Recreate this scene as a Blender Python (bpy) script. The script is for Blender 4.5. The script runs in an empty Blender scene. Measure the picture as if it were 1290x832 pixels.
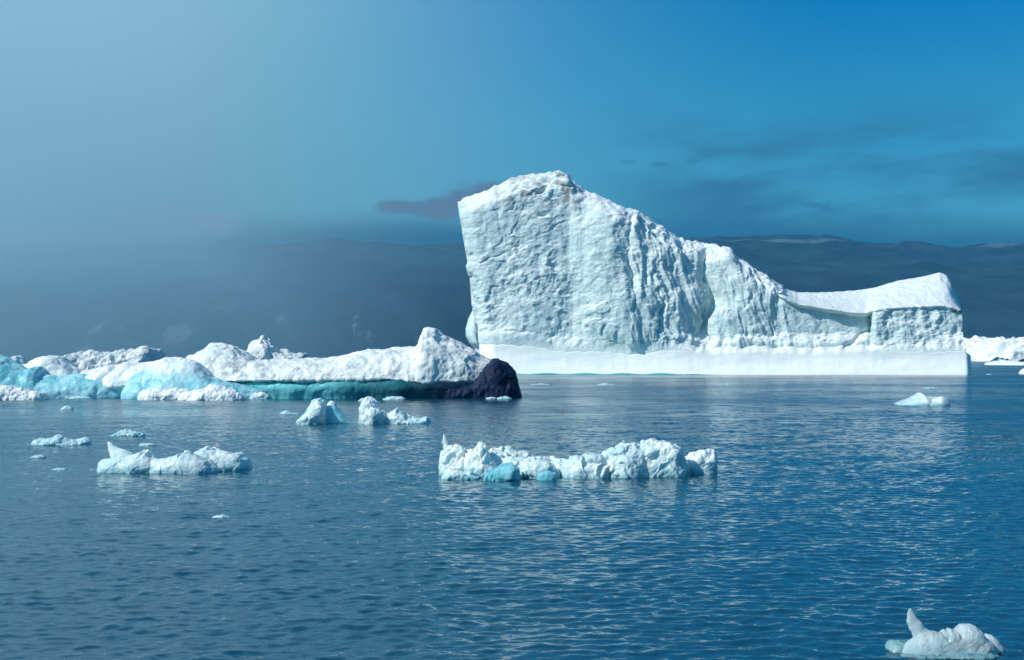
import bpy, math, random
import numpy as np
R = math.radians
rng = np.random.RandomState(7)
S = bpy.context.scene
COL = S.collection

# ------------------------------------------------------------------ camera frame
F, CX, HY, CAMH = 1790.0, 645.0, 449.0, 5.0      # focal length, centre column, horizon row, eye height
def depth(wy):                                    # distance of a point of the sea seen on row wy
    return CAMH * F / (wy - HY)
def WX(px, Y): return (px - CX) / F * Y
def WZ(py, Y): return CAMH - (py - HY) / F * Y

# ------------------------------------------------------------------ noise
_perm = rng.permutation(256); _perm = np.concatenate([_perm, _perm, _perm])
_grad = rng.normal(size=(256, 3)); _grad /= np.linalg.norm(_grad, axis=1)[:, None]
def perlin(p):
    i = np.floor(p).astype(np.int64); f = p - i; i &= 255
    w = f * f * f * (f * (f * 6 - 15) + 10)
    out = 0
    for dx in (0, 1):
        wx = w[..., 0] if dx else 1 - w[..., 0]
        for dy in (0, 1):
            wy = w[..., 1] if dy else 1 - w[..., 1]
            for dz in (0, 1):
                wz = w[..., 2] if dz else 1 - w[..., 2]
                h = _perm[_perm[_perm[(i[..., 0] + dx) & 255] + ((i[..., 1] + dy) & 255)] + ((i[..., 2] + dz) & 255)]
                g = _grad[h]
                d = g[..., 0] * (f[..., 0] - dx) + g[..., 1] * (f[..., 1] - dy) + g[..., 2] * (f[..., 2] - dz)
                out = out + wx * wy * wz * d
    return out * 1.4
def fbm(p, octv=4, gain=.5):
    a, s = 1.0, 0
    for o in range(octv):
        s = s + a * perlin(p * 2.03 ** o + 17.3 * o); a *= gain
    return s
def ridged(p, octv=3, gain=.5):
    a, s = 1.0, 0
    for o in range(octv):
        s = s + a * (1 - 2 * np.abs(perlin(p * 2.07 ** o + 9.1 * o))); a *= gain
    return s
def billow(p, octv=3, gain=.5):
    a, s = 1.0, 0
    for o in range(octv):
        s = s + a * (2 * np.abs(perlin(p * 2.05 ** o + 5.7 * o)) - .5); a *= gain
    return s
def worley(p):                                    # F1 and F2 cell distances
    b = np.floor(p).astype(np.int64); f1 = np.full(p.shape[:-1], 9.0); f2 = f1.copy()
    for dx in (-1, 0, 1):
        for dy in (-1, 0, 1):
            for dz in (-1, 0, 1):
                c = b + np.array([dx, dy, dz])
                h = _perm[_perm[_perm[c[..., 0] & 255] + (c[..., 1] & 255)] + (c[..., 2] & 255)]
                q = c + .5 + .45 * np.stack([_grad[h, 0], _grad[h, 1], _grad[h, 2]], -1)
                d = np.linalg.norm(p - q, axis=-1)
                f2 = np.minimum(f2, np.maximum(f1, d)); f1 = np.minimum(f1, d)
    return f1, f2
def facet(p):                                     # flat fracture planes, one tilt per cell
    b = np.floor(p).astype(np.int64); f1 = np.full(p.shape[:-1], 9.0); f2 = f1.copy(); h1 = np.zeros(p.shape[:-1])
    for dx in (-1, 0, 1):
        for dy in (-1, 0, 1):
            for dz in (-1, 0, 1):
                c = b + np.array([dx, dy, dz])
                h = _perm[_perm[_perm[c[..., 0] & 255] + (c[..., 1] & 255)] + (c[..., 2] & 255)]
                q = p - (c + .5 + .45 * _grad[h])
                d = np.linalg.norm(q, axis=-1)
                g = _grad[(h + 91) & 255]
                hv = (q * g).sum(-1) + .25 * _grad[(h + 37) & 255, 0]
                cl = d < f1
                f2 = np.where(cl, f1, np.minimum(f2, d)); h1 = np.where(cl, hv, h1); f1 = np.minimum(f1, d)
    return h1 * sstep(0, .10, f2 - f1)
def sstep(a, b, x):
    t = np.clip((x - a) / (b - a), 0, 1); return t * t * (3 - 2 * t)
def ip(x, pts):
    p = np.array(pts, float); return np.interp(x, p[:, 0], p[:, 1])
def gridnormals(V):
    a = np.gradient(V, axis=0); b = np.gradient(V, axis=1)
    n = np.cross(a, b); l = np.linalg.norm(n, axis=-1, keepdims=True)
    return n / np.maximum(l, 1e-9)

# ------------------------------------------------------------------ mesh collection
DBG = False
class MB:
    def __init__(s): s.v, s.q, s.t, s.n = [], [], [], 0
    def grid(s, V, wrap=False, flip=False, cap=False):
        nu, nv = V.shape[:2]
        idx = np.arange(nu * nv).reshape(nu, nv) + s.n
        if wrap: idx2 = np.concatenate([idx, idx[:, :1]], 1)
        else: idx2 = idx
        a, b, c, d = idx2[:-1, :-1], idx2[1:, :-1], idx2[1:, 1:], idx2[:-1, 1:]
        q = np.stack([a, b, c, d] if not flip else [a, d, c, b], -1).reshape(-1, 4)
        s.v.append(V.reshape(-1, 3)); s.q.append(q); s.n += nu * nv
        if cap:
            for k, row in ((0, idx[0]), (1, idx[-1])):
                s.v.append(V[0 if k == 0 else -1].mean(0)[None]); ctr = s.n; s.n += 1
                r2 = np.roll(row, -1) if wrap else row[1:]
                r1 = row if wrap else row[:-1]
                cc = np.full(len(r2), ctr)
                s.t.append(np.stack([r1, r2, cc] if (k == 0) != flip else [r2, r1, cc], -1))
    def build(s, name, mat, parent=None, smooth=True, origin=None):
        v = np.concatenate(s.v).astype(np.float32)
        o0 = np.zeros(3) if origin is None else np.array(origin, float)
        v = v - o0.astype(np.float32)
        q = np.concatenate(s.q) if s.q else np.zeros((0, 4), int)
        t = np.concatenate(s.t) if s.t else np.zeros((0, 3), int)
        me = bpy.data.meshes.new(name)
        me.vertices.add(len(v)); me.vertices.foreach_set('co', v.ravel())
        loops = np.concatenate([q.ravel(), t.ravel()]).astype(np.int32)
        me.loops.add(len(loops)); me.loops.foreach_set('vertex_index', loops)
        tot = np.concatenate([np.full(len(q), 4), np.full(len(t), 3)]).astype(np.int32)
        st = np.concatenate([[0], np.cumsum(tot)[:-1]]).astype(np.int32)
        me.polygons.add(len(tot)); me.polygons.foreach_set('loop_start', st)
        me.polygons.foreach_set('use_smooth', np.full(len(tot), smooth))
        me.update(calc_edges=True); me.validate()
        me.materials.append(mat)
        if DBG:
            import bmesh; bb = bmesh.new(); bb.from_mesh(me); print('VOL', name, bb.calc_volume(signed=True)); bb.free()
        ob = bpy.data.objects.new(name, me); COL.objects.link(ob)
        if parent is not None:
            ob.parent = parent
            ob.location = o0 - np.array(parent.location)
        else:
            ob.location = o0
        return ob
def thing(name, loc):
    o = bpy.data.objects.new(name, None); COL.objects.link(o); o.location = loc
    o.empty_display_size = .5
    return o
def tag(o, label=None, cat=None, group=None, kind=None):
    if label: o['label'] = label
    if cat: o['category'] = cat
    if group: o['group'] = group
    if kind: o['kind'] = kind
    return o

# ------------------------------------------------------------------ materials
def newmat(name):
    m = bpy.data.materials.new(name); m.use_nodes = True
    nt = m.node_tree; nt.nodes.clear()
    return m, nt
class NT:
    def __init__(s, nt): s.t = nt
    def n(s, ty, **k):
        x = s.t.nodes.new(ty)
        for a, b in k.items(): setattr(x, a, b)
        return x
    def set(s, sock, val):
        if isinstance(val, bpy.types.NodeSocket): s.t.links.new(val, sock)
        else: sock.default_value = val
    def math(s, op, a, b=0.0, clamp=False):
        x = s.n('ShaderNodeMath', operation=op, use_clamp=clamp); s.set(x.inputs[0], a); s.set(x.inputs[1], b); return x.outputs[0]
    def vmath(s, op, a, b=(0, 0, 0)):
        x = s.n('ShaderNodeVectorMath', operation=op); s.set(x.inputs[0], a); s.set(x.inputs[1], b); return x.outputs[0]
    def vscale(s, a, f):
        x = s.n('ShaderNodeVectorMath', operation='SCALE'); s.set(x.inputs[0], a); s.set(x.inputs['Scale'], f); return x.outputs[0]
    def noise(s, vec, scale, detail=3, rough=.55, out='Fac', dist=0):
        x = s.n('ShaderNodeTexNoise'); s.set(x.inputs['Vector'], vec); s.set(x.inputs['Scale'], scale)
        x.inputs['Detail'].default_value = detail; x.inputs['Roughness'].default_value = rough; x.inputs['Distortion'].default_value = dist
        return x.outputs[out]
    def ramp(s, fac, a, b, lo=0.0, hi=1.0):
        x = s.n('ShaderNodeMapRange', interpolation_type='SMOOTHSTEP'); s.set(x.inputs[0], fac)
        x.inputs[1].default_value = a; x.inputs[2].default_value = b; x.inputs[3].default_value = lo; x.inputs[4].default_value = hi
        return x.outputs[0]
    def mix(s, fac, a, b, blend='MIX'):
        x = s.n('ShaderNodeMix', data_type='RGBA', blend_type=blend); s.set(x.inputs[0], fac); s.set(x.inputs[6], a); s.set(x.inputs[7], b); return x.outputs[2]
def c4(r, g, b): return (r, g, b, 1.0)

def ice_mat(name, c1, c2, scale=1.0, bump=.3, bdist=.1, rough=.45, sss=0.0, sssr=.3, stain=None, spec=.4, cdet=5, trans=0.0, contrast=(.35, .65)):
    m, nt = newmat(name); N = NT(nt)
    out = N.n('ShaderNodeOutputMaterial'); b = N.n('ShaderNodeBsdfPrincipled')
    nt.links.new(b.outputs[0], out.inputs[0])
    pos = N.n('ShaderNodeNewGeometry').outputs['Position']
    f = N.ramp(N.noise(pos, .35 * scale, cdet, .6), *contrast)
    colr = N.mix(f, c1, c2)
    if stain: colr = stain(N, pos, colr)
    N.set(b.inputs['Base Color'], colr)
    b.inputs['Roughness'].default_value = rough; b.inputs['IOR'].default_value = 1.31
    b.inputs['Specular IOR Level'].default_value = spec
    b.inputs['Transmission Weight'].default_value = trans
    if sss:
        b.inputs['Subsurface Weight'].default_value = sss
        b.inputs['Subsurface Radius'].default_value = (.25, .8, 1.0); b.inputs['Subsurface Scale'].default_value = sssr
    h = N.math('ADD', N.math('MULTIPLY', N.noise(pos, 1.3 * scale, 6, .65), 1.0), N.math('MULTIPLY', N.noise(pos, 5.0 * scale, 4, .6), .35))
    bp = N.n('ShaderNodeBump'); bp.inputs['Strength'].default_value = bump; bp.inputs['Distance'].default_value = bdist
    N.set(bp.inputs['Height'], h); N.set(b.inputs['Normal'], bp.outputs[0])
    return m

def sep(N, pos):
    x = N.n('ShaderNodeSeparateXYZ'); N.set(x.inputs[0], pos); return x.outputs
def tall_stain(N, pos, colr):
    o = sep(N, pos)
    n = N.noise(pos, .32, 6, .7)
    # hard white foot zone, whiter tone on the flatter parts, brown silt on the summit
    colr = N.mix(N.ramp(N.math('ADD', o[2], N.math('MULTIPLY', N.math('SUBTRACT', N.noise(pos, .2, 5, .6), .5), 9.0)), 10.0, 5.5, 0, .9), colr, c4(.82, .88, .83))
    nz = sep(N, N.n('ShaderNodeNewGeometry').outputs['Normal'])[2]
    colr = N.mix(N.ramp(N.math('ADD', nz, N.math('MULTIPLY', N.math('SUBTRACT', n, .5), .6)), .38, .70, 0, .85), colr, c4(.82, .86, .83))
    zz = N.ramp(o[2], 43.0, 50.5)
    xx = N.math('MULTIPLY', N.ramp(o[0], -9, 2), N.ramp(o[0], 22, 15))
    m = N.math('MULTIPLY', N.math('MULTIPLY', zz, xx), N.ramp(n, .48, .60))
    return N.mix(N.math('MULTIPLY', m, .62), colr, c4(.20, .17, .135))
def wet_base(N, pos, colr):
    o = sep(N, pos)
    h = N.math('ADD', o[2], N.math('MULTIPLY', N.math('SUBTRACT', N.noise(pos, 1.1, 4, .6), .5), 1.1))
    return N.mix(N.ramp(h, .50, .02, 0, .8), colr, c4(.30, .56, .59))
def top_snow(N, pos, colr):
    o = sep(N, pos)
    h = N.math('ADD', o[2], N.math('MULTIPLY', N.math('SUBTRACT', N.noise(pos, .5, 4, .6), .5), 3.0))
    return N.mix(N.ramp(h, 2.0, 4.0), colr, c4(.80, .88, .87))
def band_shade(N, pos, colr):
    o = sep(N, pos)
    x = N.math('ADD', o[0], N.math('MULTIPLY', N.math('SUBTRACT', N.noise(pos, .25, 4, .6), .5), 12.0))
    return N.mix(N.ramp(x, -25.0, -8.0, 0, .97), colr, c4(.004, .010, .035))  # shade deepening towards the right end, painted into the band as navy
def cap_stain_and_grey(N, pos, colr):
    st = N.n('ShaderNodeMapping'); N.set(st.inputs[0], pos); st.inputs['Scale'].default_value = (1, 1, 1.6)
    n = N.noise(st.outputs[0], 1.1, 8, .72)
    n2 = N.noise(pos, .22, 3, .5)
    m = N.math('MULTIPLY', N.ramp(n, .54, .66), N.ramp(n2, .42, .6))
    colr = N.mix(N.math('MULTIPLY', m, .6), colr, c4(.22, .21, .21))
    o = sep(N, pos)
    return N.mix(N.math('MULTIPLY', N.ramp(o[0], -7.0, -1.8), N.ramp(n, .38, .58, .1, .75)), colr, c4(.20, .22, .26))  # greyer towards the right, running into the dark end

M = {}
M['glacier'] = ice_mat('glacier_ice', c4(.46, .60, .60), c4(.63, .74, .71), .25, .55, .5, .5, stain=tall_stain)
M['foot'] = ice_mat('wave_polished_ice', c4(.82, .88, .82), c4(.88, .91, .85), .2, .16, .3, .35)
M['fin'] = ice_mat('smooth_pale_ice', c4(.62, .80, .80), c4(.70, .84, .83), .2, .08, .3, .4)
M['rim'] = ice_mat('teal_waterline_ice', c4(.05, .36, .38), c4(.10, .46, .47), .4, .2, .2, .2)
M['snow'] = ice_mat('dirty_snow_ice', c4(.70, .77, .72), c4(.84, .86, .80), .6, .4, .2, .55, stain=cap_stain_and_grey)
M['cleansnow'] = ice_mat('clean_snow_ice', c4(.77, .83, .79), c4(.88, .90, .85), .6, .35, .15, .5)
M['greysnow'] = ice_mat('grey_weathered_ice', c4(.44, .54, .55), c4(.80, .83, .79), .8, .6, .4, .55, contrast=(.3, .6))
M['turq'] = ice_mat('turquoise_ice', c4(.11, .47, .54), c4(.50, .80, .82), .9, .35, .2, .25, contrast=(.3, .7))
M['flank'] = ice_mat('snowy_turquoise_ice', c4(.12, .49, .56), c4(.48, .78, .81), .9, .35, .2, .3, contrast=(.3, .7), stain=top_snow)
M['band'] = ice_mat('teal_undercut_ice', c4(.07, .42, .44), c4(.22, .66, .65), .55, .3, .2, .2, contrast=(.38, .62), stain=band_shade)
M['dark'] = ice_mat('shaded_navy_ice', c4(.004, .008, .030), c4(.022, .036, .075), .5, .3, .2, .5, spec=.2)  # near-black navy ice colour with the shade of the right end painted in
M['floe'] = ice_mat('floe_ice', c4(.54, .70, .69), c4(.82, .88, .83), 1.4, .22, .05, .25, sss=.35, sssr=.35, stain=wet_base)
M['blue'] = ice_mat('clear_blue_ice', c4(.10, .42, .50), c4(.30, .64, .68), 1.5, .25, .05, .15, sss=.4, sssr=.3)
M['clear'] = ice_mat('clear_grey_ice', c4(.50, .68, .70), c4(.72, .82, .83), 5.0, .2, .012, .08, trans=.35, sss=.3, sssr=.12)
M['shelf'] = ice_mat('sunken_green_ice', c4(.10, .25, .27), c4(.26, .42, .43), 5.0, .4, .02, .15)

# ------------------------------------------------------------------ shells
def loft(mb, top, wy=None, bot=None, Yf=None, T=None, res=1.0, p=.75, q=.8, amp=.1, freq=1.0, oct=4, bil=.0, bfreq=None,
         wor=0.0, wfreq=1.0, rid=0.0, rfreq=1.0, fac=0.0, ffreq=1.0, under=.5, lean=0.0, seed=0.0, nth=None, taper=3.0, minw=.12, back=.0):
    """closed shell: an outline along x, a rounded cross-section, then lumps pushed out along the normals"""
    top = sorted(top); x0, x1 = top[0][0], top[-1][0]
    Yf = Yf if Yf is not None else depth(wy)
    T = T if T is not None else (x1 - x0) / F * Yf * .6
    Yc = Yf + T / 2 + back
    n = int(max(12, min(520, (x1 - x0) * res * 1.2)))
    px = np.linspace(x0, x1, n); t = np.linspace(0, 1, n)
    zt = WZ(ip(px, top), Yc)
    zb = WZ(ip(px, bot), Yf) if bot is not None else np.zeros(n)
    jag = (zt - zb) * (.07 * perlin(np.stack([px * .22, 0 * px + seed * 3.1, 0 * px + Yf], -1)) + .04 * np.abs(perlin(np.stack([px * .6, 0 * px + seed, 0 * px + 4.2], -1)))) * (res >= 1.6)
    zt = np.maximum(zt, zb + .02 * np.max(zt - zb))
    w = np.clip((1 - np.abs(2 * t - 1) ** taper), 0, 1) ** .5; w = minw + (1 - minw) * w
    hpx = np.max(zt - zb) / Yf * F
    m = nth or int(max(20, min(300, (hpx * 2 + T / Yf * F * .5) * 1.2 * res + 16)))
    th = np.linspace(0, 2 * np.pi, m, endpoint=False)
    c, s = np.cos(th), np.sin(th)
    yy = np.sign(c) * np.abs(c) ** p
    up = np.where(s > 0, np.abs(s) ** q, 0); dn = np.where(s < 0, np.abs(s) ** .7, 0)
    V = np.zeros((n, m, 3))
    V[..., 0] = WX(px, Yc)[:, None]
    V[..., 2] = zb[:, None] + (zt - zb)[:, None] * up[None] - under * dn[None]
    V[..., 2] += jag[:, None] * up[None] ** 7
    V[..., 1] = Yc - (T / 2) * w[:, None] * yy[None] - (0 if not back else back) * (1 - up[None]) + lean * (zt - zb)[:, None] * up[None]
    # normals on the wrapped grid
    Vw = np.concatenate([V[:, -1:], V, V[:, :1]], 1)
    nr = gridnormals(Vw)[:, 1:-1]
    ctr = V.mean(1, keepdims=True)
    if np.mean(np.sum(nr * (V - ctr), -1)) < 0: nr = -nr
    Pn = V + seed * 13.7
    d = amp * fbm(Pn * freq, oct)
    if bil: d = d + bil * billow(Pn * (bfreq or freq), 3)
    if rid: d = d + rid * (ridged(Pn * rfreq, 4) - .5)
    if fac: d = d + fac * facet(Pn * ffreq + .25 * np.stack([perlin(Pn * ffreq * 1.7), perlin(Pn * ffreq * 1.7 + 5), perlin(Pn * ffreq * 1.7 + 9)], -1))
    if wor:
        f1, f2 = worley(Pn * wfreq); d = d + wor * (.6 - f1)
    endw = np.clip(np.minimum(t, 1 - t) * 12, 0, 1)[:, None] * .8 + .2
    V = V + nr * (d * endw)[..., None]
    mb.grid(V, wrap=True, cap=True)
    return V

def limb(mb, pts, amp=.03, freq=4.0, seed=0, m=24, flat=.7, sub=8):
    """swept tapered spike through (px, py, Y, radius)"""
    pts = np.array(pts, float); k = len(pts); n = (k - 1) * sub + 1
    tt = np.linspace(0, k - 1, n)
    q = np.stack([np.interp(tt, np.arange(k), pts[:, i]) for i in range(4)], 1)
    C = np.stack([WX(q[:, 0], q[:, 2]), q[:, 2], WZ(q[:, 1], q[:, 2])], 1)
    tan = np.gradient(C, axis=0); tan /= np.linalg.norm(tan, axis=1)[:, None]
    sd = np.cross(tan, np.array([0, 1.0, 0])); sd /= np.linalg.norm(sd, axis=1)[:, None]
    th = np.linspace(0, 2 * np.pi, m, endpoint=False)
    V = C[:, None] + q[:, 3][:, None, None] * (np.cos(th)[None, :, None] * sd[:, None] + flat * np.sin(th)[None, :, None] * np.array([0, 1.0, 0]))
    nr = V - C[:, None]; nr /= np.maximum(np.linalg.norm(nr, axis=-1, keepdims=True), 1e-6)
    V = V + nr * (amp * fbm((V + seed * 7.7) * freq, 4))[..., None]
    mb.grid(V, wrap=True, cap=True)

# ================================================================== sea
def build_sea():
    rows = list(np.arange(-400, 8, 24.0)) + list(np.linspace(8, 14.5, 8))
    y = 15.0
    while y < 120: rows.append(y); y += max(.045, y * .0019)
    while y < 430: rows.append(y); y *= 1.004
    while y < 8200: rows.append(y); y *= 1.022
    rows.append(8200.0)
    Y = np.array(rows)
    u = np.concatenate([-np.array([8, 4, 2.2, 1.5]), -np.linspace(1.1, .47, 40), np.linspace(-.45, .45, 760), np.linspace(.47, 1.1, 40), np.array([1.5, 2.2, 4, 8])])
    Yr = np.maximum(Y, 15)
    X = u[None, :] * Yr[:, None]
    X = np.where(np.abs(X) > 6500, np.sign(X) * (6500 + 2 * np.abs(u)[None, :] * 10), X)
    YY = np.repeat(Y[:, None], len(u), 1)
    dx = np.gradient(X, axis=1); dy = np.abs(np.gradient(YY, axis=0))
    Z = np.zeros_like(X)
    r = np.random.RandomState(3)
    act = (Y > 13) & (Y < 900)
    Xa, Ya = X[act], YY[act]; dya = dy[act]
    Za = np.zeros_like(Xa)
    big = .75 + .5 * fbm(np.stack([Xa * .035, Ya * .02, 0 * Xa], -1), 2)
    for i in range(175):
        lam = .10 * (1.0 / .10) ** (r.rand() ** .85)
        if i >= 140: lam = 2.6 * (9 / 2.6) ** r.rand()
        k = 2 * np.pi / lam
        ang = r.normal(R(-80), R(46))
        slope = .0205 * (1.0 if lam < 1.5 else .7) if i < 140 else .007
        a = slope / k * r.uniform(.6, 1.3)
        ph = k * (np.cos(ang) * Xa + np.sin(ang) * Ya) + r.rand() * 6.283
        w = np.clip((lam / np.maximum(dya, 1e-6) - 2.0) / 3.0, 0, 1)
        sn = np.sin(ph)
        Za += w * a * (sn + .28 * (sn * sn - .5))
    fade = sstep(13, 17, Ya)
    Z[act] = Za * big * fade
    V = np.stack([X, YY, Z], -1)
    mb = MB(); mb.grid(V, flip=True)
    m, nt = newmat('sea_water'); N = NT(nt)
    out = N.n('ShaderNodeOutputMaterial'); b = N.n('ShaderNodeBsdfPrincipled'); nt.links.new(b.outputs[0], out.inputs[0])
    g = N.n('ShaderNodeNewGeometry'); pos = g.outputs['Position']
    mp = N.n('ShaderNodeMapping'); N.set(mp.inputs[0], pos); mp.inputs['Scale'].default_value = (.8, 1.2, 1)
    n1 = N.vmath('SUBTRACT', N.noise(mp.outputs[0], 3.2, 3, .6, 'Color'), (.5, .5, .5))
    n2 = N.vmath('SUBTRACT', N.noise(mp.outputs[0], .55, 3, .55, 'Color'), (.5, .5, .5))
    cd = sep(N, pos)
    far = N.ramp(cd[1], 30, 130)                      # the open water further out is not meshed finely: same waves as shading normals
    patch = N.ramp(N.noise(mp.outputs[0], .03, 3, .5), .35, .65, .75, 1.2)
    near_n = N.vscale(n1, .32)
    s_far = N.math('MULTIPLY', far, patch)
    v = N.vmath('ADD', near_n, N.vscale(n2, N.math('MULTIPLY', s_far, .45)))
    v = N.vmath('ADD', v, N.vscale(n1, N.math('MULTIPLY', s_far, .45)))
    v = N.vmath('MULTIPLY', v, (1, 1, 0))
    nn = N.vmath('NORMALIZE', N.vmath('ADD', g.outputs['Normal'], v))
    N.set(b.inputs['Normal'], nn)
    b.inputs['Base Color'].default_value = c4(.003, .056, .100)
    N.set(b.inputs['Roughness'], N.math('MULTIPLY', N.ramp(cd[1], 25, 170, .03, .19), N.math('MULTIPLY', patch, 1.0))); b.inputs['IOR'].default_value = 1.333
    o = mb.build('sea', m); tag(o, kind='structure')
build_sea()

# ================================================================== hills
def build_hills():
    nx, ny = 620, 170
    tx = np.linspace(-1, 1, nx); ty = np.linspace(0, 1, ny)
    Y = 3600 + 4200 * ty
    X = tx[:, None] * (2600 + 3600 * ty)[None, :]
    YY = np.repeat(Y[None], nx, 0)
    px = X / YY * F + CX
    ridge_py = ip(px, [(-900, 330), (0, 318), (150, 314), (300, 311), (500, 313), (700, 308), (880, 307), (940, 304), (990, 301), (1040, 303), (1100, 311), (1200, 317), (1300, 313), (1600, 300), (2200, 330)])
    H = (HY - ridge_py) / F * 6200 + CAMH
    prof = np.where(ty < .62, (ty / .62) ** .8, 1 - .15 * (ty - .62))
    P = np.stack([X / 700, YY / 700, 0 * X], -1)
    rn = ridged(P, 5); fn = fbm(P * 3.1, 5)
    env = np.clip(ty / .5, 0, 1)[None] * np.clip((.66 - ty) / .12, 0, 1)[None]
    foot = np.clip(ty / .03, 0, 1) * np.clip((.35 - ty) / .25, 0, 1)
    Z = H * prof[None] + 32 * rn * env + 22 * fn * (env + .25 * foot[None]) + 26 * foot[None] * (1 + np.clip(ridged(P * 2.7 + 3, 4), -1, 2)) * sstep(1400, 500, px)
    Z[:, 0] = -10
    V = np.stack([X, YY, Z], -1)
    mb = MB(); mb.grid(V)
    m, nt = newmat('tundra_rock'); N = NT(nt)
    out = N.n('ShaderNodeOutputMaterial'); b = N.n('ShaderNodeBsdfPrincipled'); nt.links.new(b.outputs[0], out.inputs[0])
    pos = N.n('ShaderNodeNewGeometry').outputs['Position']
    o = sep(N, pos)
    f = N.ramp(N.noise(pos, .004, 8, .65), .4, .65)
    colr = N.mix(f, c4(.002, .014, .020), c4(.012, .044, .056))
    mp = N.n('ShaderNodeMapping'); N.set(mp.inputs[0], pos); mp.inputs['Scale'].default_value = (1, .35, .8); mp.inputs['Rotation'].default_value = (0, R(25), 0)
    sc = N.math('MULTIPLY', N.ramp(N.noise(mp.outputs[0], .011, 7, .7), .56, .68), N.ramp(o[2], 230, 40))
    sc = N.math('MULTIPLY', sc, N.ramp(o[0], 600, -900))
    colr = N.mix(N.math('MULTIPLY', sc, .8), colr, c4(.42, .38, .34))
    mp2 = N.n('ShaderNodeMapping'); N.set(mp2.inputs[0], pos); mp2.inputs['Scale'].default_value = (.35, .3, 2.2)
    sn = N.math('MULTIPLY', N.ramp(N.noise(mp2.outputs[0], .006, 6, .6), .52, .62), N.ramp(o[2], 430, 480))
    sn = N.math('MULTIPLY', sn, N.ramp(o[0], 600, 1000))
    colr = N.mix(N.math('MULTIPLY', sn, .7), colr, c4(.10, .16, .2))
    dxg = N.math('ABSOLUTE', N.math('ADD', N.math('ADD', o[0], 408.0), N.math('MULTIPLY', N.math('SUBTRACT', N.noise(pos, .03, 3, .6), .5), 30.0)))
    gm = N.math('MULTIPLY', N.ramp(dxg, 5, 1.5), N.math('MULTIPLY', N.ramp(o[2], 60, 75), N.ramp(o[2], 128, 112)))
    colr = N.mix(N.math('MULTIPLY', N.math('MULTIPLY', gm, N.ramp(N.noise(pos, .09, 3, .6), .38, .55)), .7), colr, c4(.7, .72, .75))
    N.set(b.inputs['Base Color'], colr); b.inputs['Roughness'].default_value = .9
    bp = N.n('ShaderNodeBump'); bp.inputs['Strength'].default_value = .8; bp.inputs['Distance'].default_value = 14
    N.set(bp.inputs['Height'], N.noise(pos, .018, 7, .65)); N.set(b.inputs['Normal'], bp.outputs[0])
    ob = mb.build('hills', m); tag(ob, kind='structure')
build_hills()

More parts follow.
